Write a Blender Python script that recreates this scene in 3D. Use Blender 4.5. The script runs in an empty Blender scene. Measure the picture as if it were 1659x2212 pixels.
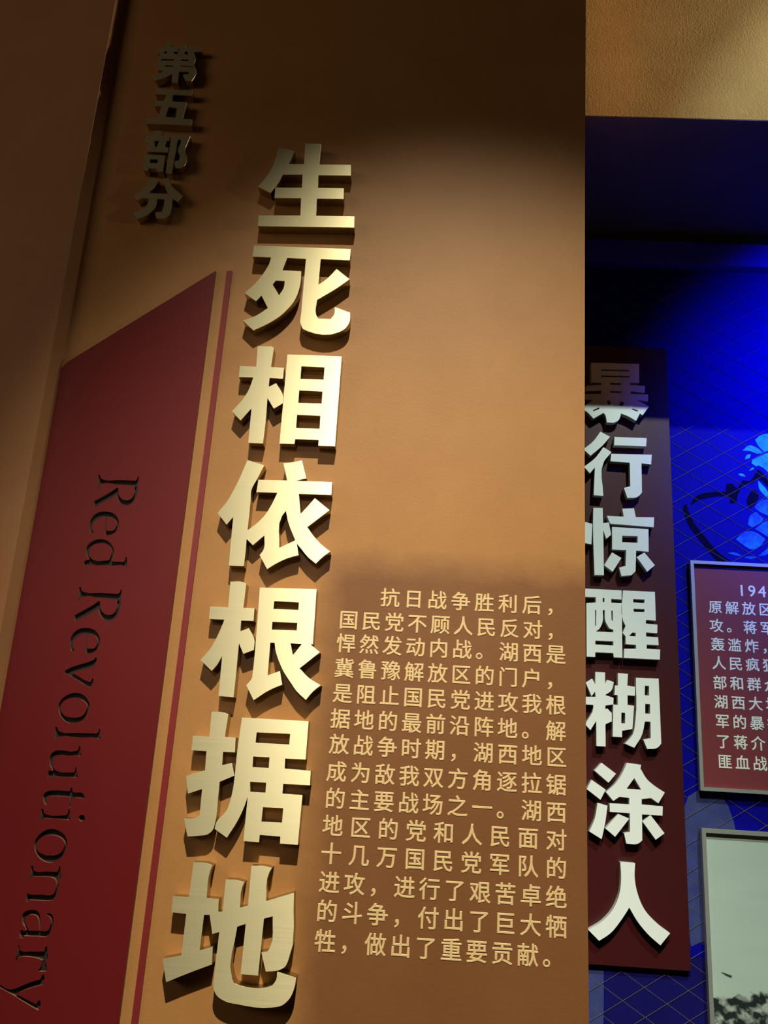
import bpy, math, random
from mathutils import Vector, Matrix
from mathutils.geometry import delaunay_2d_cdt

# ------------------------------------------------------------------ camera, light, exposure
scene = bpy.context.scene
col = scene.collection
YB = 0.63            # depth of the display wall behind the partition (partition face is y = 0)

cam_data = bpy.data.cameras.new('camera')
cam = bpy.data.objects.new('camera', cam_data)
col.objects.link(cam)
FOCAL_PX = 1814.13
cam_data.sensor_fit = 'VERTICAL'
cam_data.sensor_height = 36.0
cam_data.sensor_width = 36.0
cam_data.lens = FOCAL_PX / 2212.0 * 36.0
cam_data.clip_start = 0.05
PITCH, ROLL, YAW = 0.277781763, 0.0589250653, -0.044805836
fwd = Vector((math.sin(YAW) * math.cos(PITCH), math.cos(YAW) * math.cos(PITCH), math.sin(PITCH)))
right = Vector((math.cos(YAW), -math.sin(YAW), 0.0))
up = right.cross(fwd)
r2 = math.cos(ROLL) * right + math.sin(ROLL) * up
u2 = -math.sin(ROLL) * right + math.cos(ROLL) * up
rot = Matrix((r2, u2, -fwd)).transposed()
cam.matrix_world = Matrix.Translation((0.0, -1.3, 1.6)) @ rot.to_4x4()
scene.camera = cam

world = bpy.data.worlds.new('room_ambient')
scene.world = world
world.use_nodes = True
world.node_tree.nodes['Background'].inputs[0].default_value = (1.0, 0.72, 0.48, 1)
world.node_tree.nodes['Background'].inputs[1].default_value = 0.014

vs = scene.view_settings
vs.view_transform = 'Standard'
vs.look = 'None'
vs.gamma = 1.0
vs.use_curve_mapping = False
vs.exposure = 0.0


def spot(name, loc, aim, power, color, half_deg, blend, radius):
    d = bpy.data.lights.new(name, 'SPOT')
    d.energy = power
    d.color = color
    d.spot_size = math.radians(2 * half_deg)
    d.spot_blend = blend
    d.shadow_soft_size = radius
    o = bpy.data.objects.new(name, d)
    col.objects.link(o)
    o.location = loc
    o.rotation_euler = (Vector(aim) - Vector(loc)).to_track_quat('-Z', 'Y').to_euler()
    return o


# warm ceiling spot washing the lettered partition from above
spot('warm_track_spot', (0.0, -2.36, 4.68), (0.08, 0.0, 1.17), 900.0, (1.0, 0.95, 0.72), 16.6, 1.0, 0.03)
# weak fill light added far right to brighten the bevelled arris on the left
spot('added_side_fill', (2.4, -0.9, 2.25), (-0.63, 0.0, 2.20), 28.0, (1.0, 0.90, 0.68), 11.0, 1.0, 0.05)
# distant lamp across the hall, mirrored in the brass
spot('warm_hall_lamp', (-0.42, -4.3, 2.95), (-0.25, 0.0, 1.85), 80.0, (1.0, 0.96, 0.85), 6.3, 1.0, 0.06)
# cool white ceiling spot on the display boards, cut off by the beam above them
spot('white_track_spot', (1.3, -1.60, 5.14), (1.2, 0.63, 1.70), 590.0, (0.79, 1.0, 0.92), 16.3, 0.35, 0.02)
# blue colour spot on the display
spot('blue_display_spot', (1.35, -0.30, 2.78), (1.20, 0.63, 2.44), 250.0, (0.0, 0.02, 1.0), 35.0, 1.0, 0.03)
# warm fill light added at the side to brighten the plaster beam
spot('added_beam_fill', (2.4, 0.095, 3.3), (0.50, 0.20, 3.16), 1500.0, (1.0, 0.92, 0.66), 16.0, 1.0, 0.06)
# soft fill added to lift the left wall, from the left behind the visitor
fill = bpy.data.lights.new('hall_fill', 'AREA')
fill.shape = 'RECTANGLE'
fill.size, fill.size_y = 1.6, 1.2
fill.energy = 15.0
fill.color = (1.0, 0.82, 0.56)
fill_ob = bpy.data.objects.new('hall_fill', fill)
col.objects.link(fill_ob)
fill_ob.location = (-3.2, -2.2, 2.8)
fill_ob.rotation_euler = (Vector((-0.5, 0.0, 2.2)) - Vector(fill_ob.location)).to_track_quat('-Z', 'Y').to_euler()
TITLE = [
 ('生', -0.2282, 2.5662, [[-601,772,-295,711,-374,428,-104,434,-117,880,169,878,171,437,744,449,759,223,177,210,186,-56,653,-49,662,-270,187,-279,199,-632,880,-622,891,-848,-811,-880,-820,-662,-78,-638,-96,-280,-572,-291,-576,-77,-98,-66,-110,212,-464,200,-542,-6,-654,-188,-891,-66,-751,156,-666,367,-623,569]]),
 ('死', -0.2272, 2.3566, [[-854,822,850,815,846,593,340,595,340,92,474,210,632,412,867,222,700,71,339,-202,346,-483,386,-553,600,-554,654,-462,655,-326,922,-422,923,-595,863,-715,747,-801,231,-800,136,-754,90,-646,88,-460,83,590,-244,599,-307,349,20,345,28,158,12,-17,-47,-226,-155,-401,-280,-543,-451,-677,-697,-822,-899,-644,-679,-542,-491,-389,-625,-154,-707,-266,-923,-119,-742,93,-609,325,-546,486,-529,597,-856,602],
   [-405,146,-249,142,-254,16,-320,-137,-452,64]]),
 ('相', -0.2305, 2.1585, [[-564,866,-322,873,-286,845,-301,493,-83,488,-80,287,-305,294,-305,132,-187,202,-48,-34,-44,-154,-186,-255,-308,-69,-298,-482,-305,-873,-547,-872,-554,-264,-712,-488,-874,-331,-721,-120,-635,61,-580,290,-823,288,-826,489,-550,487],
   [-45,736,870,737,874,-866,602,-870,601,-770,214,-772,210,-857,-35,-861],
   [207,528,597,525,600,301,211,300],
   [207,90,597,86,600,-130,211,-134],
   [210,-346,595,-347,601,-575,212,-577]]),
 ('依', -0.2301, 1.9543, [[-533,874,-251,796,-342,563,-419,363,-413,199,-413,-300,-269,-172,-154,-26,-64,156,5,342,-334,337,-322,546,144,556,57,844,211,871,353,908,450,608,281,558,867,563,873,347,350,340,407,9,491,116,613,281,861,94,717,-35,531,-201,641,-339,764,-463,921,-578,822,-662,712,-782,570,-674,469,-564,387,-475,431,-660,264,-718,103,-805,-42,-908,-182,-690,-133,-616,-136,-370,-304,-538,-413,-442,-408,-623,-414,-881,-649,-883,-663,-92,-756,-225,-921,-37,-803,135,-664,457],
   [168,49,219,-126,359,-425,116,-560,112,-43]]),
 ('根', -0.2296, 1.7520, [[-600,887,-397,888,-350,865,-356,489,-183,493,-177,295,-370,292,-364,128,-239,182,-135,4,-131,-145,-283,-211,-368,-56,-364,-359,-364,-863,-592,-855,-604,-258,-661,-389,-738,-493,-927,-339,-785,-139,-688,97,-629,292,-869,290,-874,485,-592,485],
   [-132,819,751,837,761,-10,723,-12,875,-125,742,-246,590,-381,737,-513,927,-615,826,-705,723,-839,579,-726,474,-600,352,-441,271,-298,200,-127,177,-20,111,-21,117,-513,297,-437,349,-637,175,-721,-59,-888,-192,-676,-118,-566,-113,-479,-114,5],
   [111,618,495,618,498,499,111,497],
   [113,297,497,301,499,184,114,178],
   [420,-14,594,-16,472,-194]]),
 ('据', -0.2325, 1.5543, [[-641,885,-448,886,-386,866,-403,539,-242,535,-231,326,-407,323,-401,136,-258,177,-204,1,-410,-97,-408,-340,-414,-658,-434,-749,-495,-816,-615,-846,-792,-866,-870,-626,-712,-611,-650,-575,-656,-210,-856,-287,-910,-42,-644,49,-654,320,-877,319,-880,529,-635,526],
   [-178,829,818,830,818,285,517,281,523,142,907,131,910,-70,521,-72,520,-207,813,-210,803,-886,547,-882,545,-789,246,-785,246,-883,20,-881,21,-276,-9,-395,-102,-633,-223,-851,-410,-743,-402,-666,-269,-488,-212,-250,-198,14,-199,281],
   [62,629,561,634,560,482,59,481],
   [44,284,286,284,289,135,48,135],
   [34,-71,271,-71,273,-209,51,-208],
   [255,-408,551,-405,551,-603,253,-606]]),
 ('地', -0.2334, 1.3464, [[-653,873,-476,874,-380,848,-403,778,-414,420,-238,414,-229,252,-169,262,-168,678,-5,677,94,656,72,583,72,325,180,362,177,878,353,886,470,866,439,810,430,433,812,564,804,-302,771,-374,690,-424,509,-452,427,-219,511,-202,539,-152,542,245,421,207,409,-509,166,-507,173,125,58,82,58,-572,93,-628,187,-651,502,-655,616,-618,662,-546,668,-446,933,-507,918,-634,864,-765,768,-852,628,-886,172,-878,-14,-850,-139,-783,-193,-681,-195,-576,-185,0,-280,-33,-345,208,-425,203,-432,-249,-256,-190,-241,-411,-524,-527,-850,-671,-933,-387,-681,-330,-676,200,-887,208,-893,413,-666,415]]),
]
SECTION = [
 ('第', -0.4994, 2.8314, [[-255,473,-155,446,-161,367,-23,361,-16,272,4,273,38,461,130,434,122,365,425,364,432,265,287,266,321,184,338,145,340,-69,373,-117,384,-271,330,-417,210,-411,145,-279,254,-256,252,-208,64,-204,74,-473,-48,-458,-57,-256,-159,-336,-355,-423,-432,-325,-290,-253,-218,-193,-348,-177,-351,27,-343,57,-357,76,-359,184,-342,204,-407,212,-301,323],
   [-301,78,-67,75,-68,45,-328,38],
   [69,79,214,73,210,39,65,44],
   [-218,-66,-65,-72,-69,-101,-222,-96],
   [71,-68,321,-80,324,-104,82,-92],
   [-302,205,-246,276,-213,208],
   [-106,255,-25,252,-2,194,-75,202],
   [101,207,126,267,176,258,184,190]]),
 ('五', -0.4974, 2.7297, [[-349,402,356,385,355,262,0,279,-12,127,278,117,241,-254,426,-263,424,-402,-425,-383,-426,-262,-215,-255,-183,13,-321,14,-314,137,-163,132,-130,275,-350,287],
   [-43,4,109,-20,105,-235,-85,-223]]),
 ('部', -0.4950, 2.6302, [[-266,465,-132,460,-115,359,27,345,28,245,-18,238,-29,115,39,99,38,-10,-359,-1,-372,94,-327,105,-365,213,-410,258,-408,359,-251,355],
   [-243,236,-150,239,-186,100,-220,118],
   [-351,-60,-1,-71,3,-426,-118,-412,-125,-359,-269,-355,-269,-409,-363,-398],
   [-268,-161,-120,-165,-125,-247,-265,-242],
   [58,374,410,367,364,173,342,63,388,-53,410,-170,381,-279,295,-336,218,-329,191,-213,199,-182,260,-175,273,-93,216,50,246,188,254,279,188,277,185,49,177,-133,173,-465,55,-442]]),
 ('分', -0.4966, 2.5325, [[-169,423,-40,378,-97,230,-193,94,181,90,102,228,51,386,136,442,202,285,292,182,436,64,364,-61,269,-4,265,-265,238,-353,149,-425,19,-413,-11,-301,101,-289,121,-210,124,-26,-14,-22,-16,-145,-63,-251,-155,-359,-318,-442,-401,-333,-261,-250,-182,-160,-155,-23,-279,-6,-362,-65,-436,24,-302,161,-217,323]]),
]
ENGRAVED = [
 ('R', -0.4959, 1.9821, [[-344,277,-308,272,-298,225,-255,203,4,207,283,209,311,240,312,284,332,278,340,147,348,21,334,-87,297,-168,252,-213,189,-223,116,-207,57,-153,21,-82,7,-52,-160,-170,-266,-235,-325,-284,-348,-173,-177,-58,-66,21,1,78,22,65,32,-8,65,-73,116,-117,176,-133,233,-119,280,-69,297,-2,292,98,303,114,16,124,-263,127,-290,111,-299,43,-320,42,-324,136]]),
 ('e', -0.5080, 1.9285, [[-207,-155,-233,-72,-238,6,-221,79,-174,147,-102,187,-1,198,91,186,168,144,214,87,238,10,232,-75,202,-135,151,-177,96,-193,42,-198,31,-150,20,-47,16,19,9,107,-51,101,-110,71,-162,30,-187,-18,-187,-76,-174,-121,-153,-153,-166,-173,-189,-168],
   [51,111,109,105,165,72,196,14,197,-57,166,-105,111,-120,52,-117,39,-46,37,33,34,92]]),
 ('d', -0.4960, 1.8789, [[-352,-138,-325,-127,-275,-108,-316,-65,-342,-3,-349,61,-333,126,-290,177,-226,216,-152,232,-68,224,7,189,67,127,101,52,102,-19,89,-103,107,-122,287,-121,305,-92,301,-38,323,-40,346,-134,352,-201,331,-208,310,-190,102,-194,-125,-196,-315,-196,-315,-231,-337,-232,-352,-182],
   [-272,-63,-291,0,-291,38,-271,97,-215,145,-129,166,-46,163,16,134,58,82,72,31,66,-34,45,-105,-214,-111,-250,-81]]),
 ('R', -0.4977, 1.7948, [[-352,280,-315,275,-304,228,-261,206,3,205,288,202,316,234,316,277,337,271,346,140,355,14,341,-93,303,-174,258,-219,193,-227,119,-210,58,-155,21,-84,7,-54,-163,-169,-271,-232,-330,-280,-355,-169,-180,-57,-67,20,0,76,22,63,33,-10,66,-75,118,-120,180,-137,237,-124,286,-75,302,-8,297,92,308,107,16,122,-269,129,-296,114,-305,46,-327,46,-331,139]]),
 ('e', -0.5098, 1.7394, [[-201,-155,-227,-72,-233,5,-216,78,-171,145,-101,185,-3,196,87,185,162,143,209,87,233,10,227,-74,199,-133,149,-175,95,-190,43,-196,31,-149,20,-46,16,18,8,106,-50,99,-108,70,-158,29,-182,-18,-182,-76,-169,-121,-148,-152,-160,-172,-183,-167],
   [48,110,106,104,161,72,192,15,193,-56,163,-103,109,-119,52,-116,38,-45,35,32,33,91]]),
 ('v', -0.5107, 1.6921, [[209,224,233,226,231,148,215,94,196,83,27,23,-116,-28,2,-78,106,-129,178,-151,201,-127,206,-93,230,-99,224,-185,210,-226,182,-221,12,-144,-122,-78,-233,-31,-232,3,-182,36,-21,105,161,175,196,197]]),
 ('o', -0.5116, 1.6372, [[-238,2,-231,62,-195,136,-122,192,-32,224,57,222,145,187,201,131,238,61,237,-10,216,-96,167,-170,105,-209,20,-224,-63,-215,-137,-174,-195,-112,-225,-56],
   [-197,5,-195,51,-162,98,-99,134,-13,149,77,138,151,102,201,46,202,-6,184,-65,138,-113,74,-136,-14,-141,-83,-132,-142,-103,-184,-53]]),
 ('l', -0.4994, 1.5994, [[-359,88,-322,84,-304,40,-264,20,-7,18,288,25,311,55,308,97,329,91,337,18,359,-45,334,-52,306,-44,4,-52,-278,-55,-321,-83,-339,-97,-348,-20]]),
 ('u', -0.5125, 1.5581, [[175,187,184,245,203,241,209,178,231,116,229,93,194,102,-10,94,-130,84,-171,42,-177,1,-165,-66,-134,-110,-81,-135,160,-138,173,-104,172,-58,193,-63,203,-125,233,-197,214,-212,171,-206,-21,-211,-195,-215,-199,-244,-223,-245,-228,-178,-227,-130,-161,-131,-178,-101,-215,-58,-233,10,-230,67,-210,125,-166,156,-83,167,147,171]]),
 ('t', -0.5057, 1.5095, [[74,82,83,138,105,134,117,79,148,69,262,70,300,39,309,-5,268,-5,153,0,124,-5,127,-77,122,-138,97,-134,99,-67,87,1,-105,4,-217,-2,-246,-43,-245,-87,-237,-131,-255,-135,-294,-79,-309,-24,-301,32,-258,62,-177,78,2,83]]),
 ('i', -0.5031, 1.4825, [[-337,84,-300,81,-286,32,-253,15,56,19,70,58,69,103,93,99,103,22,125,-43,102,-50,54,-42,-137,-42,-274,-39,-309,-96,-328,-103,-327,-9],
   [337,-6,335,-25,324,-42,306,-52,285,-53,264,-45,248,-31,240,-11,242,8,253,25,271,34,293,36,313,28,329,13]]),
 ('o', -0.5145, 1.4415, [[-235,-35,-240,26,-219,100,-174,159,-103,205,-17,228,75,215,160,174,214,120,240,55,238,-12,220,-90,182,-158,122,-202,38,-228,-41,-222,-120,-186,-179,-134,-214,-90],
   [-199,-33,-205,18,-182,76,-132,115,-68,134,14,142,101,129,162,96,202,47,205,1,187,-56,150,-99,87,-126,10,-133,-69,-127,-140,-101,-185,-68]]),
 ('n', -0.5149, 1.3898, [[-235,232,-198,229,-190,179,-164,163,-4,167,161,172,173,201,170,249,196,248,209,183,235,94,214,87,196,61,215,12,210,-58,208,-108,191,-174,158,-205,61,-216,-180,-221,-193,-242,-225,-249,-230,-174,-229,-135,-194,-145,-7,-139,135,-135,164,-111,178,-60,179,0,151,64,108,91,35,97,-157,90,-190,86,-211,62,-227,46,-224,121]]),
 ('a', -0.5161, 1.3364, [[-213,-189,-229,-129,-227,-82,-195,-84,-171,-100,-145,-81,-177,-35,-213,2,-227,53,-232,105,-210,150,-161,175,-85,189,-25,175,16,138,32,87,60,-77,145,-76,176,-61,192,-12,198,27,186,79,167,108,119,131,111,153,154,157,195,140,221,90,232,12,220,-32,218,-80,192,-125,162,-148,114,-153,56,-150,-84,-155,-170,-156,-180,-187],
   [-160,5,-173,52,-171,92,-146,115,-84,125,-33,113,2,76,17,33,39,-78,-106,-83,-132,-45]]),
 ('r', -0.5159, 1.2936, [[-226,152,-207,151,-197,98,-165,78,-40,80,160,92,163,150,192,161,201,93,220,38,223,4,197,-10,227,-101,236,-152,194,-161,107,-158,138,-115,147,-56,151,-21,95,-4,-3,7,-147,7,-197,-9,-213,-53,-236,-63,-221,19]]),
 ('y', -0.5295, 1.2514, [[322,225,344,222,358,151,339,96,222,59,26,-21,-8,-44,114,-86,256,-135,296,-149,313,-110,334,-97,346,-108,354,-182,338,-225,215,-175,82,-117,-32,-66,-146,-19,-300,42,-351,60,-358,97,-256,62,-122,10,-48,21,76,75,209,133,300,160]]),
]
ATROCITY = [
 ('暴', 0.4602, 2.4728, [[-563,772,601,790,593,287,375,277,373,215,727,205,716,18,375,50,374,-18,797,-18,791,-204,505,-170,810,-332,649,-568,586,-525,491,-722,298,-608,131,-546,86,-700,-14,-781,-210,-790,-257,-585,-290,-549,-531,-707,-656,-566,-810,-450,-540,-222,-788,-218,-787,-79,-334,-49,-333,34,-707,3,-692,150,-330,184,-330,246,-568,242],
   [-330,604,354,612,353,574,-331,567],
   [-327,441,365,449,364,414,-327,403],
   [-113,256,148,258,147,205,-114,200],
   [-117,38,152,40,151,-13,-118,-12],
   [-215,-239,-144,-205,-84,-301,-160,-335],
   [138,-223,221,-266,169,-354,93,-333],
   [415,-395,549,-451,525,-482,400,-433],
   [-395,-407,-543,-487,-526,-517,-384,-449]]),
 ('行', 0.4632, 2.2870, [[-397,819,-170,700,-361,460,-642,194,-807,350,-568,570],
   [-333,426,-141,306,-325,61,-352,-797,-576,-790,-540,-97,-660,-250,-797,-94,-531,140],
   [-65,699,700,703,680,493,-77,488],
   [-147,267,807,285,785,39,558,57,551,-673,453,-778,207,-819,131,-577,282,-526,282,59,-173,77]]),
 ('惊', 0.4598, 2.0985, [[-554,784,-336,789,-336,424,-198,445,-154,151,-266,47,-331,255,-333,-815,-546,-818,-566,215],
   [-748,432,-578,389,-610,-102,-847,-66,-777,233],
   [118,796,390,818,425,603,847,618,831,382,-166,418,-244,605,149,604],
   [-127,344,709,328,698,-212,413,-199,387,-683,292,-784,65,-814,16,-619,164,-571,185,-196,-136,-198],
   [104,141,456,147,452,-10,95,-14],
   [-138,-268,74,-390,-132,-723,-322,-581],
   [599,-231,830,-523,652,-683,422,-351]]),
 ('醒', 0.4613, 1.9070, [[-870,768,44,768,39,557,-190,565,-191,473,46,477,30,-755,-156,-755,-167,-662,-564,-665,-570,-770,-757,-772,-753,436,-542,460,-540,581,-871,578],
   [-382,571,-343,573,-344,476,-384,474],
   [-557,285,-531,286,-541,-73,-562,-74],
   [-386,294,-342,296,-330,44,-248,-111,-158,-138,-159,-199,-550,-201,-497,-164,-404,-13],
   [-194,291,-163,292,-162,53,-193,77],
   [-561,-404,-162,-401,-164,-495,-562,-490],
   [76,767,796,772,796,116,579,123,569,38,829,25,818,-165,571,-160,569,-252,836,-259,841,-434,576,-435,574,-526,871,-529,856,-753,64,-756,76,-553,341,-539,338,-453,110,-447,113,-276,52,-201,119,-39,68,65],
   [303,585,561,584,551,503,301,504],
   [303,362,555,362,545,297,309,290],
   [192,-259,272,-176,342,-185,335,-265]]),
 ('糊', 0.4625, 1.7177, [[-582,793,-368,794,-372,543,-319,635,-178,592,-233,411,-375,302,-190,249,-200,109,-371,75,-372,-1,-329,14,-236,-81,-239,-255,-377,-325,-380,-794,-576,-793,-574,-262,-703,-468,-816,-350,-635,10,-634,73,-812,76,-811,240,-581,252,-592,366,-670,260,-795,546,-653,643,-585,519],
   [-85,794,134,788,115,532,286,515,276,320,116,324,111,114,253,104,203,-392,-20,-442,-23,-578,-225,-577,-200,109,-98,103,-102,317,-170,318,-154,522,-90,520],
   [-25,-56,56,-57,51,-282,-35,-281],
   [307,715,804,722,816,-665,731,-756,512,-793,434,-601,594,-563,597,-216,478,-216,407,-504,236,-784,42,-709,205,-515,276,-189],
   [500,552,589,552,583,342,489,344],
   [496,160,598,159,597,-47,488,-48]]),
 ('涂', 0.4656, 1.5256, [[-503,785,-199,575,-359,384,-655,614],
   [-719,423,-422,236,-537,27,-826,225],
   [-600,-37,-389,-84,-444,-429,-523,-760,-779,-624,-666,-371],
   [39,817,339,791,325,712,456,503,626,368,826,253,684,26,532,124,333,89,330,-18,774,-32,760,-217,332,-218,323,-733,235,-803,-10,-817,-54,-616,69,-585,78,-210,-342,-206,-346,-34,70,-33,73,98,-138,109,-264,19,-417,188,-220,368,-66,593],
   [187,511,330,280,20,281],
   [-170,-236,63,-317,-240,-697,-439,-545],
   [509,-220,792,-566,604,-704,338,-359]]),
 ('人', 0.4667, 1.3304, [[-155,766,153,761,135,498,187,186,323,-118,555,-347,829,-528,624,-766,404,-598,173,-349,12,-97,-161,-348,-381,-603,-614,-760,-829,-570,-545,-393,-325,-158,-187,141,-144,482]]),
]
MURAL_DARK = [[0.6402, 2.2058, 0.6467, 2.2188, 0.661, 2.2304, 0.6871, 2.2372, 0.7233, 2.2407, 0.7252, 2.2591, 0.7382, 2.2616, 0.7456, 2.2546, 0.7504, 2.2493, 0.7589, 2.2626, 0.7637, 2.2711, 0.7835, 2.2711, 0.7911, 2.2825, 0.8017, 2.2997, 0.81, 2.2945, 0.8246, 2.2694, 0.8238, 2.2565, 0.811, 2.2706, 0.7994, 2.2774, 0.7865, 2.2639, 0.7709, 2.2613, 0.7618, 2.2535, 0.7512, 2.2329, 0.7441, 2.2144, 0.732, 2.212, 0.7311, 2.2265, 0.7175, 2.2286, 0.6778, 2.2221, 0.6569, 2.2157, 0.6427, 2.2041],
  [0.774, 2.2286, 0.7817, 2.2417, 0.7907, 2.2494, 0.7971, 2.2424, 0.7978, 2.2261, 0.7901, 2.213, 0.7775, 2.2015, 0.7713, 2.2121],
  [0.6237, 2.2013, 0.629, 2.2052, 0.6349, 2.1838, 0.6474, 2.1556, 0.6634, 2.135, 0.6841, 2.1077, 0.6984, 2.0908, 0.7243, 2.0729, 0.6971, 2.0663, 0.6797, 2.0864, 0.6623, 2.1101, 0.6463, 2.1324, 0.6336, 2.1514, 0.6259, 2.1725]]
MURAL_LIGHT = [[0.833, 2.3931, 0.8189, 2.3906, 0.8005, 2.3764, 0.8065, 2.3616, 0.8194, 2.3453, 0.83, 2.3495],
  [0.7691, 2.3467, 0.7856, 2.3606, 0.801, 2.3566, 0.8175, 2.3433, 0.8051, 2.3399, 0.7881, 2.3457],
  [0.773, 2.3244, 0.7789, 2.3359, 0.7877, 2.3382, 0.7845, 2.3287],
  [0.788, 2.3158, 0.7921, 2.3253, 0.8046, 2.3315, 0.819, 2.3396, 0.8297, 2.3439, 0.8263, 2.2934, 0.8133, 2.3058, 0.8033, 2.3109, 0.7996, 2.307, 0.7946, 2.3105],
  [0.7807, 2.2959, 0.7891, 2.3047, 0.7941, 2.303, 0.7886, 2.2981],
  [0.7552, 2.2864, 0.7656, 2.2878, 0.7721, 2.2807, 0.7601, 2.282],
  [0.8008, 2.2719, 0.8104, 2.2614, 0.8228, 2.2418, 0.8218, 2.2272, 0.8028, 2.25],
  [0.7879, 2.2038, 0.8009, 2.2208, 0.8218, 2.2272, 0.819, 2.1855, 0.8008, 2.1936],
  [0.7699, 2.1616, 0.7782, 2.1853, 0.7906, 2.1931, 0.8083, 2.1778, 0.7972, 2.1648, 0.7781, 2.1567],
  [0.7863, 2.1517, 0.8042, 2.1669, 0.8182, 2.1747, 0.8154, 2.1336],
  [0.7407, 2.1246, 0.7621, 2.1434, 0.7841, 2.1445, 0.8083, 2.128, 0.7973, 2.1133, 0.7764, 2.1017, 0.7568, 2.1113],
  [0.7185, 2.0901, 0.7355, 2.0927, 0.7518, 2.0847, 0.7385, 2.0858],
  [0.7567, 2.0815, 0.772, 2.0857, 0.7869, 2.083, 0.7716, 2.0787],
  [0.7888, 2.0866, 0.8137, 2.1071, 0.8128, 2.0948, 0.7989, 2.0871]]
PARAGRAPH = [
 ('抗日战争胜利后，', -0.0410, 0.2162, 1.8319),
 ('国民党不顾人民反对，', -0.1036, 0.2167, 1.7938),
 ('悍然发动内战。湖西是', -0.1051, 0.2165, 1.7575),
 ('冀鲁豫解放区的门户，', -0.1052, 0.2160, 1.7195),
 ('是阻止国民党进攻我根', -0.1052, 0.2165, 1.6818),
 ('据地的最前沿阵地。解', -0.1058, 0.2166, 1.6441),
 ('放战争时期，湖西地区', -0.1050, 0.2173, 1.6070),
 ('成为敌我双方角逐拉锯', -0.1061, 0.2171, 1.5679),
 ('的主要战场之一。湖西', -0.1054, 0.2174, 1.5300),
 ('地区的党和人民面对', -0.1061, 0.2174, 1.4923),
 ('十几万国民党军队的', -0.1058, 0.2174, 1.4544),
 ('进攻，进行了艰苦卓绝', -0.1055, 0.2174, 1.4161),
 ('的斗争，付出了巨大牺', -0.1061, 0.2174, 1.3780),
 ('牲，做出了重要贡献。', -0.1057, 0.2133, 1.3396),
]
CAPTION = [
 ('1946', 0.7441, 0.8131, 2.0020),
 ('原解放区', 0.6809, 0.7931, 1.9596),
 ('攻。蒋军', 0.6812, 0.7939, 1.9168),
 ('轰滥炸，', 0.6819, 0.7947, 1.8749),
 ('人民疯狂', 0.6824, 0.7931, 1.8335),
 ('部和群众', 0.6824, 0.7944, 1.7902),
 ('湖西大地', 0.6827, 0.7951, 1.7484),
 ('军的暴行', 0.6832, 0.7956, 1.7065),
 ('了蒋介石', 0.6830, 0.7953, 1.6637),
 ('匪血战', 0.6842, 0.7589, 1.6214),
]


# ------------------------------------------------------------------ materials
def new_mat(name):
    m = bpy.data.materials.new(name)
    m.use_nodes = True
    nt = m.node_tree
    return m, nt, nt.nodes['Principled BSDF']


def plain(name, color, rough=0.5, metal=0.0, spec=0.5):
    m, nt, b = new_mat(name)
    b.inputs['Base Color'].default_value = (*color, 1)
    b.inputs['Roughness'].default_value = rough
    b.inputs['Metallic'].default_value = metal
    b.inputs['Specular IOR Level'].default_value = spec
    return m


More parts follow.
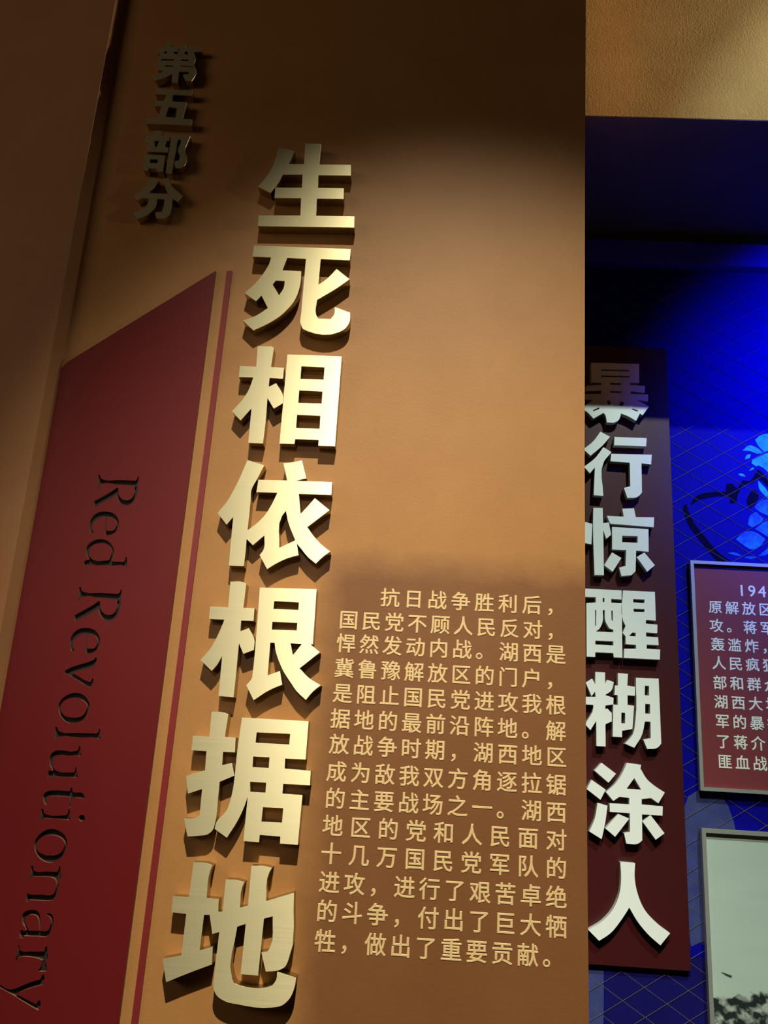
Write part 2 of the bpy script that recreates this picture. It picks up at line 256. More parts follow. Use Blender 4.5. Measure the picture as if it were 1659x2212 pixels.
def painted(name, color, other, scale=6.0, rough=0.6, bump=0.15, bump_scale=180.0, spec=0.4, patch=None, stretch=(1, 1, 1)):
    """Brushed wall paint: two close colours mixed by noise, fine roller bump."""
    m, nt, b = new_mat(name)
    N, L = nt.nodes, nt.links
    tc = N.new('ShaderNodeTexCoord')
    mp = N.new('ShaderNodeMapping')
    mp.inputs['Scale'].default_value = stretch
    L.new(tc.outputs['Object'], mp.inputs['Vector'])
    n1 = N.new('ShaderNodeTexNoise')
    n1.inputs['Scale'].default_value = scale
    n1.inputs['Detail'].default_value = 6
    n1.inputs['Roughness'].default_value = 0.65
    L.new(mp.outputs[0], n1.inputs['Vector'])
    rp = N.new('ShaderNodeMapRange')
    rp.inputs['From Min'].default_value = 0.32
    rp.inputs['From Max'].default_value = 0.70
    L.new(n1.outputs['Fac'], rp.inputs['Value'])
    mx = N.new('ShaderNodeMix')
    mx.data_type = 'RGBA'
    mx.inputs[6].default_value = (*color, 1)
    mx.inputs[7].default_value = (*other, 1)
    L.new(rp.outputs[0], mx.inputs[0])
    out = mx.outputs[2]
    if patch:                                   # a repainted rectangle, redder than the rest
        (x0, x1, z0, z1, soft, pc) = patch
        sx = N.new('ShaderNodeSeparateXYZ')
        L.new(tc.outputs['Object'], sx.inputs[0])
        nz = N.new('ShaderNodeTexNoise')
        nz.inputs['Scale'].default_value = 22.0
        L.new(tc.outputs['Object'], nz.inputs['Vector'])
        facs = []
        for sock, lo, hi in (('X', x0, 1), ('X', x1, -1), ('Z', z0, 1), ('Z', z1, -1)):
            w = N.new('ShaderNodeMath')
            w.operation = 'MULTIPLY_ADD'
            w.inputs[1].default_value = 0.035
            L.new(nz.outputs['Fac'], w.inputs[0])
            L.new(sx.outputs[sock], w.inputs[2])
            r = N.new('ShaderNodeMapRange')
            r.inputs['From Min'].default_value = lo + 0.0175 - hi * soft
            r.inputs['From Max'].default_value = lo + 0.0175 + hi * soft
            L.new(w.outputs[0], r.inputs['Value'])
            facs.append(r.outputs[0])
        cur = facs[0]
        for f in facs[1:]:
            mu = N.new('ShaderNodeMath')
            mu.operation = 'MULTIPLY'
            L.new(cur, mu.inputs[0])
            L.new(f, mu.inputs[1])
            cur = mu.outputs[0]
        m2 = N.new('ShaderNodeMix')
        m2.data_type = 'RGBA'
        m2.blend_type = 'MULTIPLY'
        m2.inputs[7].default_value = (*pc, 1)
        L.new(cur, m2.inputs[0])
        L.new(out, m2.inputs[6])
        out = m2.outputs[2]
    L.new(out, b.inputs['Base Color'])
    n2 = N.new('ShaderNodeTexNoise')
    n2.inputs['Scale'].default_value = bump_scale
    n2.inputs['Detail'].default_value = 3
    L.new(tc.outputs['Object'], n2.inputs['Vector'])
    bp = N.new('ShaderNodeBump')
    bp.inputs['Strength'].default_value = bump
    bp.inputs['Distance'].default_value = 0.002
    L.new(n2.outputs['Fac'], bp.inputs['Height'])
    L.new(bp.outputs[0], b.inputs['Normal'])
    b.inputs['Roughness'].default_value = rough
    b.inputs['Specular IOR Level'].default_value = spec
    return m


def brushed_brass():
    m, nt, b = new_mat('brushed_brass')
    N, L = nt.nodes, nt.links
    tc = N.new('ShaderNodeTexCoord')
    mp = N.new('ShaderNodeMapping')
    mp.inputs['Scale'].default_value = (6, 6, 1400)
    L.new(tc.outputs['Object'], mp.inputs['Vector'])
    n = N.new('ShaderNodeTexNoise')
    n.inputs['Scale'].default_value = 1.0
    n.inputs['Detail'].default_value = 2
    L.new(mp.outputs[0], n.inputs['Vector'])
    rr = N.new('ShaderNodeMapRange')
    rr.inputs['To Min'].default_value = 0.38
    rr.inputs['To Max'].default_value = 0.46
    L.new(n.outputs['Fac'], rr.inputs['Value'])
    L.new(rr.outputs[0], b.inputs['Roughness'])
    b.inputs['Base Color'].default_value = (0.92, 0.80, 0.50, 1)
    b.inputs['Metallic'].default_value = 0.86
    b.inputs['Anisotropic'].default_value = 0.8
    b.inputs['Anisotropic Rotation'].default_value = 0.25
    tg = N.new('ShaderNodeTangent')
    tg.direction_type = 'UV_MAP'
    tg.uv_map = 'brush'
    L.new(tg.outputs[0], b.inputs['Tangent'])
    return m


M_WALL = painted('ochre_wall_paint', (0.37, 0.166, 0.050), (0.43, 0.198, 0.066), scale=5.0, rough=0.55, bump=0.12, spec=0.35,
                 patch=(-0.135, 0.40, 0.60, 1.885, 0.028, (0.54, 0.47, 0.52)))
M_LEFT = painted('brown_wall_paint', (0.34, 0.150, 0.062), (0.40, 0.18, 0.075), scale=5.0, rough=0.6, bump=0.12, spec=0.3)
M_RED = painted('crimson_lacquer', (0.125, 0.0085, 0.010), (0.14, 0.0095, 0.011), scale=3.0, rough=0.40, bump=0.03, bump_scale=60, spec=0.30)
M_RAW = plain('raw_board_edge', (0.20, 0.09, 0.05), 0.8)
M_GROOVE = plain('dark_groove_floor', (0.012, 0.005, 0.004), 0.8)  # near-black floor of the engraved letters
M_PURPLE = painted('maroon_strip_lacquer', (0.20, 0.022, 0.022), (0.23, 0.026, 0.026), scale=4, rough=0.35, bump=0.02, bump_scale=60, spec=0.5)
M_BRASS = brushed_brass()
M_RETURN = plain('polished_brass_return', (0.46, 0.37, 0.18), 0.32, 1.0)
M_VINYL = plain('pale_gold_vinyl', (0.78, 0.54, 0.27), 0.5)
M_BEAM = painted('ochre_plaster', (0.165, 0.098, 0.031), (0.20, 0.124, 0.042), scale=9.0, rough=0.85, bump=0.18, bump_scale=320, spec=0.2)
M_SOFFIT = painted('grey_soffit_blue_bounce', (0.075, 0.068, 0.11), (0.09, 0.08, 0.13), scale=12, rough=0.85, bump=0.2, spec=0.2)  # blue bounce light is tinted into the grey
M_BLACK = plain('black_channel', (0.012, 0.012, 0.012), 0.8)
M_CORNICE = plain('cornice_blue_light', (0.03, 0.03, 0.60), 0.6, 0, 0.2)  # blue light on the cornice is put into its base colour
M_MAROON = painted('maroon_board', (0.045, 0.0036, 0.0042), (0.052, 0.0043, 0.005), scale=3, rough=0.40, bump=0.02, bump_scale=60, spec=0.5)
M_WHITE = plain('white_letter_face', (0.80, 0.80, 0.77), 0.55)
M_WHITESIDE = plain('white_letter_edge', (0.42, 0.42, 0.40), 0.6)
M_ALU = plain('brushed_aluminium', (0.42, 0.43, 0.40), 0.45, 0.6)
M_CAPTION = painted('dusty_red_board', (0.165, 0.026, 0.031), (0.18, 0.030, 0.035), scale=3, rough=0.5, bump=0.02, bump_scale=60)
M_CAPTEXT = plain('cream_print', (0.70, 0.68, 0.58), 0.6)
M_MURAL = painted('blue_mural_print', (0.002, 0.0015, 0.21), (0.003, 0.0025, 0.25), scale=7, rough=0.7, bump=0.05, spec=0.04)
M_MDARK = plain('mural_black_print', (0.002, 0.002, 0.022), 0.8, 0, 0.02)
M_MGREY = painted('mural_grey_print', (0.030, 0.038, 0.15), (0.050, 0.060, 0.20), scale=30, rough=0.7, bump=0.02, spec=0.15)
M_MNAVY = painted('mural_navy_print', (0.006, 0.005, 0.085), (0.008, 0.006, 0.11), scale=20, rough=0.7, bump=0.02, spec=0.05)
M_WIRE = plain('grey_wire', (0.11, 0.095, 0.11), 0.6)
M_FLOOR = painted('dark_floor', (0.06, 0.045, 0.035), (0.08, 0.06, 0.045), scale=4, rough=0.4)
M_CEIL = plain('dark_ceiling', (0.05, 0.045, 0.04), 0.9)


def speckled_light(name, low, high):
    m, nt, b = new_mat(name)
    N, L = nt.nodes, nt.links
    tc = N.new('ShaderNodeTexCoord')
    n = N.new('ShaderNodeTexNoise')
    n.inputs['Scale'].default_value = 900
    n.inputs['Detail'].default_value = 2
    L.new(tc.outputs['Object'], n.inputs['Vector'])
    n2 = N.new('ShaderNodeTexNoise')
    n2.inputs['Scale'].default_value = 40
    L.new(tc.outputs['Object'], n2.inputs['Vector'])
    ad = N.new('ShaderNodeMath')
    ad.operation = 'ADD'
    L.new(n.outputs['Fac'], ad.inputs[0])
    L.new(n2.outputs['Fac'], ad.inputs[1])
    r = N.new('ShaderNodeMapRange')
    r.inputs['From Min'].default_value = 0.8
    r.inputs['From Max'].default_value = 1.15
    L.new(ad.outputs[0], r.inputs['Value'])
    mx = N.new('ShaderNodeMix')
    mx.data_type = 'RGBA'
    mx.inputs[6].default_value = (*low, 1)
    mx.inputs[7].default_value = (*high, 1)
    L.new(r.outputs[0], mx.inputs[0])
    L.new(mx.outputs[2], b.inputs['Base Color'])
    b.inputs['Roughness'].default_value = 0.7
    b.inputs['Specular IOR Level'].default_value = 0.1
    return m


M_MLIGHT = speckled_light('mural_light_print', (0.01, 0.20, 0.6), (0.02, 0.42, 0.8))
M_MDIM = speckled_light('mural_dim_print', (0.004, 0.03, 0.4), (0.012, 0.17, 0.6))


def old_photo():
    """Pale sky over churned, blotchy ground: printed black-and-white picture."""
    m, nt, b = new_mat('faded_photo_print')
    N, L = nt.nodes, nt.links
    tc = N.new('ShaderNodeTexCoord')
    sx = N.new('ShaderNodeSeparateXYZ')
    L.new(tc.outputs['Object'], sx.inputs[0])
    # ground texture, slanted streaks
    mp = N.new('ShaderNodeMapping')
    mp.inputs['Rotation'].default_value = (0, 0.55, 0)
    mp.inputs['Scale'].default_value = (34, 1, 40)
    L.new(tc.outputs['Object'], mp.inputs['Vector'])
    n = N.new('ShaderNodeTexNoise')
    n.inputs['Scale'].default_value = 1.4
    n.inputs['Detail'].default_value = 5
    L.new(mp.outputs[0], n.inputs['Vector'])
    r = N.new('ShaderNodeMapRange')
    r.inputs['From Min'].default_value = 0.46
    r.inputs['From Max'].default_value = 0.64
    L.new(n.outputs['Fac'], r.inputs['Value'])
    g = N.new('ShaderNodeMix')
    g.data_type = 'RGBA'
    g.inputs[6].default_value = (0.015, 0.022, 0.022, 1)
    g.inputs[7].default_value = (0.36, 0.40, 0.36, 1)
    L.new(r.outputs[0], g.inputs[0])
    # sky
    ms = N.new('ShaderNodeMapping')
    ms.inputs['Scale'].default_value = (6, 1, 30)
    L.new(tc.outputs['Object'], ms.inputs['Vector'])
    ns = N.new('ShaderNodeTexNoise')
    ns.inputs['Scale'].default_value = 1.0
    ns.inputs['Detail'].default_value = 4
    L.new(ms.outputs[0], ns.inputs['Vector'])
    s = N.new('ShaderNodeMix')
    s.data_type = 'RGBA'
    s.inputs[6].default_value = (0.36, 0.44, 0.39, 1)
    s.inputs[7].default_value = (0.44, 0.52, 0.46, 1)
    L.new(ns.outputs['Fac'], s.inputs[0])
    # horizon
    nh = N.new('ShaderNodeTexNoise')
    nh.inputs['Scale'].default_value = 45
    nh.inputs['Detail'].default_value = 4
    L.new(tc.outputs['Object'], nh.inputs['Vector'])
    w = N.new('ShaderNodeMath')
    w.operation = 'MULTIPLY_ADD'
    w.inputs[1].default_value = 0.045
    L.new(nh.outputs['Fac'], w.inputs[0])
    L.new(sx.outputs['Z'], w.inputs[2])
    sl = N.new('ShaderNodeMath')
    sl.operation = 'MULTIPLY_ADD'
    sl.inputs[1].default_value = -0.14
    L.new(sx.outputs['X'], sl.inputs[0])
    L.new(w.outputs[0], sl.inputs[2])
    h = N.new('ShaderNodeMapRange')
    h.inputs['From Min'].default_value = HORIZON - 0.003
    h.inputs['From Max'].default_value = HORIZON + 0.003
    L.new(sl.outputs[0], h.inputs['Value'])
    f = N.new('ShaderNodeMix')
    f.data_type = 'RGBA'
    L.new(h.outputs[0], f.inputs[0])
    L.new(g.outputs[2], f.inputs[6])
    L.new(s.outputs[2], f.inputs[7])
    L.new(f.outputs[2], b.inputs['Base Color'])
    b.inputs['Roughness'].default_value = 0.45
    b.inputs['Specular IOR Level'].default_value = 0.3
    return m


HORIZON = -0.012         # ground line of the print, relative to its middle
M_PHOTO = old_photo()


# ------------------------------------------------------------------ builders
def link(o, parent=None, loc=None):
    col.objects.link(o)
    if loc is not None:
        o.location = loc
    if parent is not None:
        o.parent = parent
    return o


def tag(o, label, cat, group=None):
    o['label'] = label
    o['category'] = cat
    if group:
        o['group'] = group
    return o


def thing(name, label, cat, loc, group=None):
    o = bpy.data.objects.new(name, None)
    o.empty_display_size = 0.05
    link(o, None, loc)
    return tag(o, label, cat, group)


def structure(o):
    o['kind'] = 'structure'
    return o


def mesh_obj(name, verts, faces, mats, parent=None, loc=None, mat_idx=None):
    me = bpy.data.meshes.new(name)
    me.from_pydata(verts, [], faces)
    for m in (mats if isinstance(mats, (list, tuple)) else [mats]):
        me.materials.append(m)
    if mat_idx:
        for p, i in zip(me.polygons, mat_idx):
            p.material_index = i
    me.update()
    return link(bpy.data.objects.new(name, me), parent, loc)


def box(name, x0, x1, y0, y1, z0, z1, mat, parent=None, bevel=0.0):
    c = Vector(((x0 + x1) / 2, (y0 + y1) / 2, (z0 + z1) / 2))
    v = [Vector((x, y, z)) - c for x in (x0, x1) for y in (y0, y1) for z in (z0, z1)]
    f = [(0, 1, 3, 2), (4, 6, 7, 5), (0, 4, 5, 1), (2, 3, 7, 6), (0, 2, 6, 4), (1, 5, 7, 3)]
    base = parent.matrix_world.translation if parent else Vector()
    o = mesh_obj(name, v, f, mat, parent, c - (parent.location if parent else Vector()))
    if bevel:
        b = o.modifiers.new('bevel', 'BEVEL')
        b.width = bevel
        b.segments = 2
    return o


def smooth_contour(flat, unit=1e-4, limit=38.0, steps=4):
    """Points of an outline in metres; gentle bends become curves, sharp corners stay."""
    P = [Vector((flat[i] * unit, flat[i + 1] * unit)) for i in range(0, len(flat), 2)]
    n = len(P)
    tang = []
    for i in range(n):
        a, b = P[i] - P[i - 1], P[(i + 1) % n] - P[i]
        if a.length < 1e-7 or b.length < 1e-7:
            tang.append(None)
            continue
        ang = math.degrees(a.angle(b))
        if ang < limit:
            wa, wb = 1 / a.length, 1 / b.length
            t = a.normalized() * wa + b.normalized() * wb
            tang.append(t.normalized())
        else:
            tang.append(None)
    out = []
    for i in range(n):
        j = (i + 1) % n
        p, q = P[i], P[j]
        out.append(p)
        ti, tj = tang[i], tang[j]
        if ti is None and tj is None:
            continue
        d = q - p
        h = d.length / 3
        ti = ti if ti is not None else d.normalized()
        tj = tj if tj is not None else d.normalized()
        c1, c2 = p + ti * h, q - tj * h
        for k in range(1, steps):
            t = k / steps
            out.append(p * (1 - t) ** 3 + c1 * 3 * t * (1 - t) ** 2 + c2 * 3 * t * t * (1 - t) + q * t ** 3)
    return out


def fill_outline(contours):
    """Triangulate contours given as (x, z) loops; a loop inside a loop is a hole."""
    pts, edges = [], []
    for c in contours:
        n0 = len(pts)
        pts += [Vector((p[0], p[1])) for p in c]
        edges += [(n0 + i, n0 + (i + 1) % len(c)) for i in range(len(c))]
    v, e, f, *_ = delaunay_2d_cdt(pts, edges, [], 1, 1e-7)
    keep = []
    segs = [(pts[a], pts[b]) for a, b in edges]
    for t in f:
        x = sum(v[i].x for i in t) / len(t)
        y = sum(v[i].y for i in t) / len(t)
        odd = False
        for p, q in segs:
            if (p.y > y) != (q.y > y) and x < p.x + (y - p.y) * (q.x - p.x) / (q.y - p.y):
                odd = not odd
        if odd:
            keep.append(tuple(t))
    return v, keep


def outline_mesh(contours, depth, fill='BOTH', bevel=0.0):
    """Flat outline (x, z) grown to +-depth/2 along y: caps and walls, or the walls alone."""
    h = depth / 2
    V, F = [], []
    if fill == 'BOTH':
        v, tris = fill_outline(contours)
        for s in (-h, h):
            b = len(V)
            V += [(p.x, s, p.y) for p in v]
            for t in tris:
                a = v[t[1]] - v[t[0]]
                c = v[t[2]] - v[t[0]]
                ccw = a.x * c.y - a.y * c.x > 0
                t = t if (ccw == (s < 0)) else t[::-1]
                F.append(tuple(b + i for i in t))
    for ci, c in enumerate(contours):
        n = len(c)
        area = sum(c[i][0] * c[(i + 1) % n][1] - c[(i + 1) % n][0] * c[i][1] for i in range(n))
        inside = 0
        for k, o in enumerate(contours):            # nesting depth of this loop
            if k != ci:
                x, y = c[0][0], c[0][1]
                odd = False
                for i in range(len(o)):
                    p, q = o[i], o[(i + 1) % len(o)]
                    if (p[1] > y) != (q[1] > y) and x < p[0] + (y - p[1]) * (q[0] - p[0]) / (q[1] - p[1]):
                        odd = not odd
                inside += odd
        flip = (area > 0) == (inside % 2 == 0)
        b = len(V)
        V += [(p[0], s, p[1]) for p in c for s in (-h, h)]
        for i in range(n):
            j = (i + 1) % n
            q = (b + 2 * i, b + 2 * j, b + 2 * j + 1, b + 2 * i + 1)
            F.append(q[::-1] if flip else q)
    me = bpy.data.meshes.new('outline')
    me.from_pydata(V, [], F)
    me.update()
    return me


def outline_obj(name, contours, depth, y_mid, mats, parent=None, loc=(0, 0, 0), fill='BOTH', bevel=0.0, side=None):
    me = outline_mesh(contours, depth, fill, bevel)
    me.name = name
    me.transform(Matrix.Translation((0, y_mid, 0)))
    me.materials.clear()
    for m in (mats if isinstance(mats, (list, tuple)) else [mats]):
        me.materials.append(m)
    if side is not None:
        for p in me.polygons:
            p.material_index = side if abs(p.normal.y) < 0.5 else 0
    uv = me.uv_layers.new(name='brush')
    for lp in me.loops:
        v = me.vertices[lp.vertex_index].co
        uv.data[lp.index].uv = (v.x, v.z)
    me.update()
    return link(bpy.data.objects.new(name, me), parent, loc)


def text_glyph_mesh(ch, em, weight):
    cu = bpy.data.curves.new('glyph', 'FONT')
    cu.body = ch
    cu.size = em
    cu.bevel_depth = weight
    cu.bevel_resolution = 0
    cu.resolution_u = 3
    o = bpy.data.objects.new('glyph', cu)
    me = bpy.data.meshes.new_from_object(o)
    bpy.data.objects.remove(o)
    bpy.data.curves.remove(cu)
    return me


_glyphs = {}


def glyph(ch, em, weight):
    k = (ch, em, weight)
    if k not in _glyphs:
        me = text_glyph_mesh(ch, em, weight)
        _glyphs[k] = ([tuple(v.co) for v in me.vertices], [tuple(p.vertices) for p in me.polygons])
        bpy.data.meshes.remove(me)
    return _glyphs[k]


CENTRE_Z = 0.375          # middle of a Chinese character above its baseline, in ems
CENTRE_X = 0.49


def text_line(name, text, x_first, x_last, z, em, weight, thick, mat, parent, y, count=None):
    """One printed line: every character centred on its own place, a hair thicker than the paint."""
    V, F = [], []
    n = count or len(text)
    for i, ch in enumerate(text):
        cx = x_first + (x_last - x_first) * i / max(1, n - 1)
        gv, gf = glyph(ch, em, weight)
        half = CENTRE_X if ord(ch) > 0x2000 else 0.29
        b = len(V)
        for (gx, gy, gz) in gv:
            V.append((cx + gx - half * em, -(gz + weight) * thick / weight, z + gy - CENTRE_Z * em))
        F += [tuple(b + k for k in f) for f in gf]
    o = mesh_obj(name, [(v[0] - parent.location.x, v[1] + y - parent.location.y, v[2] - parent.location.z) for v in V], F, mat, parent, (0, 0, 0))
    return o


# ------------------------------------------------------------------ setting
structure(box('floor', -2.5, 3.0, -2.6, 1.2, -0.06, 0.0, M_FLOOR))
structure(box('ceiling', -2.5, 3.0, -2.6, 1.2, 5.4, 5.46, M_CEIL))
# partition with the lettering; its free edge is not quite plumb
edge = [(0.0, 0.2615), (1.26, 0.2620), (1.65, 0.2615), (2.07, 0.2632), (2.6, 0.2685), (3.02, 0.2740), (5.4, 0.3000)]
pts = [Vector((-0.6255, 0.0))] + [Vector((x, z)) for z, x in edge] + [Vector((-0.6255, 5.4))]
structure(outline_obj('wall_front', [pts], 0.12, 0.06, M_WALL))
# protruding neighbour of the partition: a narrow bevelled arris faces the lamp, its front is splayed away
lx = [(-0.6255, 0.12), (-0.6255, 0.0), (-0.6370, -0.0225), (-1.75, 0.34), (-1.75, 1.2), (-0.6255, 1.2)]
n_l = len(lx)
lv = [(x, y, z) for z in (0.0, 5.4) for x, y in lx]
lf = [(i, (i + 1) % n_l, (i + 1) % n_l + n_l, i + n_l) for i in range(n_l)]
lf = [f[::-1] for f in lf] + [tuple(range(n_l)), tuple(range(2 * n_l - 1, n_l - 1, -1))]
structure(mesh_obj('wall_left', lv, lf, M_LEFT))
structure(box('wall_back', -0.6, 3.0, YB + 0.0045, YB + 0.12, 0.0, 5.4, M_SOFFIT))
structure(box('ceiling_beam', 0.16, 3.0, 0.20, 0.26, 2.9278, 5.4, M_BEAM))
structure(box('soffit', 0.16, 3.0, 0.2006, YB, 2.9262, 2.9276, M_SOFFIT))
structure(box('trim_1', 0.16, 3.0, YB - 0.012, YB + 0.004, 2.899, 2.926, M_BLACK))
structure(box('trim_2', 0.16, 3.0, YB - 0.030, YB + 0.004, 2.834, 2.899, M_CORNICE, bevel=0.001))

# ------------------------------------------------------------------ crimson board with engraved lettering
board = thing('engraved_board', 'tall slant-topped crimson board with engraved words Red Revolutionary on the ochre partition', 'board', (-0.50, 0.0, 1.0))
bx, bz = board.location.x, board.location.z
outer = [Vector((x - bx, z - bz)) for x, z in ((-0.6235, 0.25), (-0.6235, 2.198), (-0.613, 2.211), (-0.3790, 2.3960), (-0.3840, 0.25))]
letters = []
for nm, x, z, cs in ENGRAVED:
    letters.append((nm, x, z, [smooth_contour(c, limit=42, steps=3) for c in cs]))
cuts = [outer]
for nm, x, z, cs in letters:
    for c in cs:
        cuts.append([Vector((p.x + x - bx, p.y + z - bz)) for p in c])
outline_obj('board_face', cuts, 0.0056, -0.0032, [M_RED, M_RAW], board, side=1)
for nm, x, z, cs in letters:
    o = outline_obj('engraved_letter', cs, 0.0006, -0.0007, M_GROOVE, board, (x - bx, 0, z - bz))
    o['label'] = 'dark engraved letter ' + nm

strip = [Vector((x, z)) for x, z in ((-0.3600, 0.25), (-0.3503, 2.3985), (-0.3600, 2.3975), (-0.3690, 0.25))]
o = outline_obj('strip', [strip], 0.004, -0.002, M_PURPLE)
tag(o, 'narrow maroon vertical strip running beside the crimson board', 'strip')

# ------------------------------------------------------------------ raised metal characters
TITLE_LABELS = {
    '生': 'raised gold metal character 生, topmost of the large title column',
    '死': 'raised gold metal character 死, second from the top of the large title column',
    '相': 'raised gold metal character 相 with a white glare on its ladder-like right half',
    '依': 'raised gold metal character 依 in the middle of the large title column',
    '根': 'raised gold metal character 根, glaring white, directly below the middle of the title column',
    '据': 'raised gold metal character 据, second from the bottom of the large title column',
    '地': 'raised gold metal character 地, lowest of the large title column',
}
for nm, x, z, cs in TITLE:
    t = thing('metal_character', TITLE_LABELS[nm], 'character', (x, 0, z), 'large gold title characters')
    con = [smooth_contour(c) for c in cs]
    outline_obj('face_plate', con, 0.0016, -0.0212, M_BRASS, t)
    outline_obj('edge_return', con, 0.0200, -0.0102, M_RETURN, t, fill='NONE')

SECTION_LABELS = {
    '第': 'small unlit dark gold character 第, topmost of the short column of four',
    '五': 'small unlit dark gold character 五, second of the short column of four',
    '部': 'small unlit dark gold character 部, third of the short column of four',
    '分': 'small dark gold character 分, lowest of the short column of four',
}
for nm, x, z, cs in SECTION:
    t = thing('metal_character', SECTION_LABELS[nm], 'character', (x, 0, z), 'small section-number characters')
    con = [smooth_contour(c) for c in cs]
    outline_obj('face_plate', con, 0.0016, -0.0172, M_BRASS, t)
    outline_obj('edge_return', con, 0.0160, -0.0082, M_RETURN, t, fill='NONE')

# ------------------------------------------------------------------ printed paragraph
para = thing('wall_text', 'block of small pale gold printed text in fourteen lines beside the large title column', 'wall text', (0.056, 0.0, 1.32))
for text, x0, x1, z in PARAGRAPH:
    text_line('text_line', text, x0, x1, z, 0.0309, 0.00052, 0.0004, M_VINYL, para, 0.0)

# ------------------------------------------------------------------ display wall behind
mural = thing('mural', 'blue lit mural of a face with round spectacles behind the wire lattice', 'mural', (1.2, YB, 1.4))
mx, mz = mural.location.x, mural.location.z
box('mural_panel', 0.16, 3.0, YB, YB + 0.004, 0.2, 2.834, M_MURAL, mural)


def mural_area(name, polys, mat, off):
    con = [[Vector((f[i] - mx, f[i + 1] - mz)) for i in range(0, len(f), 2)] for f in polys]
    con = [smooth_contour([c for v in p for c in (v.x * 1e4, v.y * 1e4)], limit=60, steps=3) for p in con]
    return outline_obj(name, con, 0.0004, off, mat, mural)


mural_area('dark_print', MURAL_DARK, M_MDARK, -0.0004)
mural_area('light_print', MURAL_LIGHT[:7], M_MLIGHT, -0.0004)
mural_area('dim_print', MURAL_LIGHT[7:], M_MDIM, -0.0004)
mural_area('grey_print', [[0.606, 1.545, 0.66, 1.575, 0.69, 1.53, 0.71, 1.43, 0.66, 1.44, 0.66, 1.25, 0.63, 1.262, 0.599, 1.25],
                          [0.38, 1.22, 0.420, 1.215, 0.418, 1.10, 0.408, 0.95, 0.36, 0.95]], M_MGREY, -0.0004)

mural_area('navy_print', [[0.422, 1.215, 0.660, 1.235, 0.660, 0.80, 0.415, 0.80]], M_MNAVY, -0.0003)

# diamond wire lattice a little in front of the mural
V, F = [], []
X0, Z0, DX, DZ = 0.5905, 2.3655, 0.0445, 0.0272
LX0, LX1, LZ0, LZ1 = 0.30, 2.2, 0.6, 2.80
wr = 0.00045


def wire(p, q):
    d = (Vector(q) - Vector(p)).normalized()
    s = Vector((-d.z, 0, d.x)) * wr
    t = Vector((0, wr, 0))
    b = len(V)
    for c in (p, q):
        for k in range(5):
            a = 2 * math.pi * k / 5
            V.append(Vector(c) + s * math.cos(a) + t * math.sin(a))
    for k in range(5):
        F.append((b + k, b + (k + 1) % 5, b + 5 + (k + 1) % 5, b + 5 + k))


for sgn in (1, -1):
    m = sgn * DZ / DX
    for k in range(-80, 81):
        # line through (X0, Z0 + 2k DZ) with slope m, clipped to the lattice rectangle
        c = Z0 + 2 * k * DZ - m * X0
        xs = sorted([(LZ0 - c) / m, (LZ1 - c) / m])
        a, b_ = max(LX0, xs[0]), min(LX1, xs[1])
        if b_ - a > 0.02:
            yy = -0.0016 if sgn > 0 else -0.0007
            wire((a - mx, yy, m * a + c - mz), (b_ - mx, yy, m * b_ + c - mz))
mesh_obj('wire_lattice', V, F, M_WIRE, mural, (0, 0, 0))

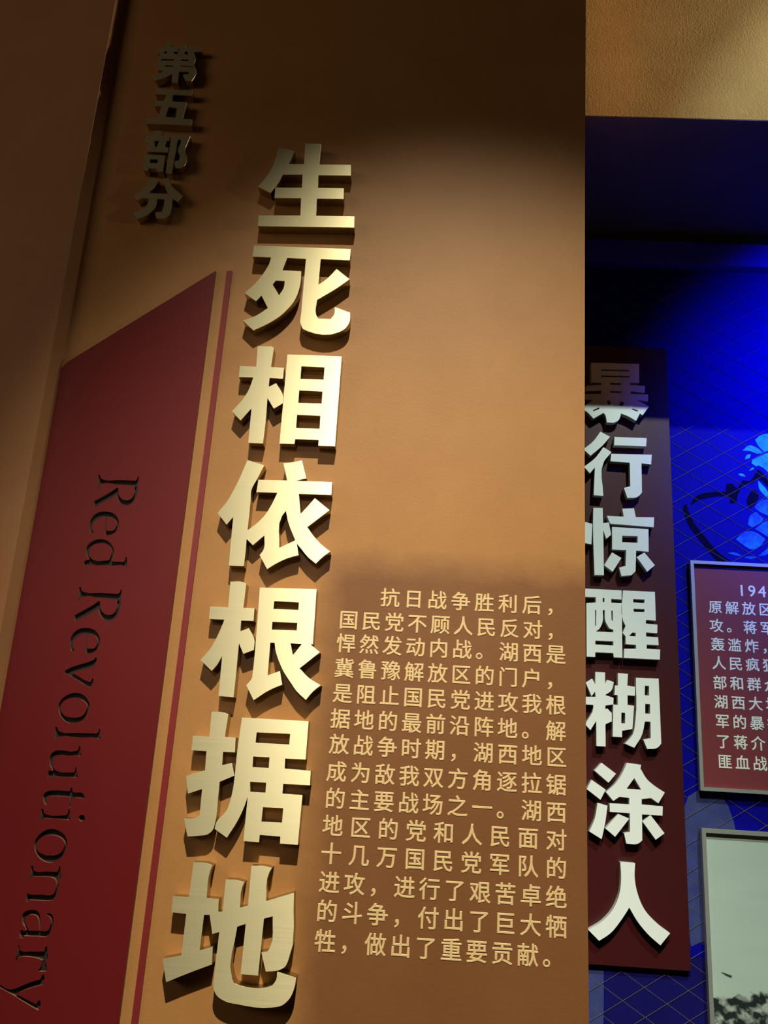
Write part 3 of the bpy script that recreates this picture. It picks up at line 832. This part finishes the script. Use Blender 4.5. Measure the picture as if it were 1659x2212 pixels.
# maroon title board and its white characters
mb = box('title_board', 0.330, 0.5935, YB - 0.012, YB - 0.0042, 1.2065, 2.604, M_MAROON, bevel=0.0008)
tag(mb, 'tall narrow maroon title board carrying the white characters behind the partition edge', 'board')
WHITE_LABELS = {
    '暴': 'raised white character 暴 in the black shade, topmost on the maroon board',
    '行': 'raised white character 行, second on the maroon board, just below the shade line',
    '惊': 'raised white character 惊, third from the top on the maroon board',
    '醒': 'raised white character 醒 in the middle of the maroon board',
    '糊': 'raised white character 糊, third from the bottom on the maroon board',
    '涂': 'raised white character 涂, second from the bottom on the maroon board',
    '人': 'raised white character 人, lowest on the maroon board',
}
for nm, x, z, cs in ATROCITY:
    t = thing('white_character', WHITE_LABELS[nm], 'character', (x, YB - 0.012, z), 'white characters on the maroon board')
    con = [smooth_contour(c) for c in cs]
    outline_obj('face_plate', con, 0.0012, -0.0154, M_WHITE, t)
    outline_obj('edge_return', con, 0.0144, -0.0074, M_WHITESIDE, t, fill='NONE')


def frame_mesh(name, x0, x1, z0, z1, w, y_back, y_front, mat, parent):
    ox, oz = parent.location.x, parent.location.z
    con = [[Vector((a - ox, b - oz)) for a, b in ((x0, z0), (x1, z0), (x1, z1), (x0, z1))],
           [Vector((a - ox, b - oz)) for a, b in ((x0 + w, z0 + w), (x1 - w, z0 + w), (x1 - w, z1 - w), (x0 + w, z1 - w))]]
    d = y_back - y_front
    return outline_obj(name, con, d, (y_back + y_front) / 2 - parent.location.y, mat, parent)


cap = thing('caption_panel', 'framed dusty red caption panel with lines of cream print on the blue mural', 'panel', (0.90, YB, 1.559))
frame_mesh('frame', 0.6275, 1.20, 1.5590, 2.0650, 0.0075, YB - 0.0045, YB - 0.0165, M_ALU, cap)
box('panel_board', 0.634, 1.194, YB - 0.0095, YB - 0.0050, 1.565, 2.059, M_CAPTION, cap)
for text, x0, x1, z in CAPTION:
    text_line('text_line', text, x0, x1, z, 0.0365 if text[0] == '1' else 0.0315, 0.00055, 0.0003, M_CAPTEXT, cap, YB - 0.0096)

pic = thing('framed_photograph', 'framed faded photograph of pale sky over churned ground, below the caption panel', 'picture', (0.90, YB, 1.0))
frame_mesh('frame', 0.6255, 1.20, 0.98, 1.4830, 0.0085, YB - 0.0045, YB - 0.0185, M_ALU, pic)
pp = box('photo_print', 0.632, 1.194, YB - 0.0105, YB - 0.0050, 0.986, 1.477, M_PHOTO, pic)
mark = [Vector((x - 0.90, z - 1.0)) for x, z in ((0.654, 1.2085), (0.662, 1.2075), (0.676, 1.2035), (0.674, 1.1995), (0.664, 1.2030))]
outline_obj('bird_mark', [mark], 0.0004, -0.0108, plain('dark_photo_mark', (0.03, 0.045, 0.04), 0.6), pic)
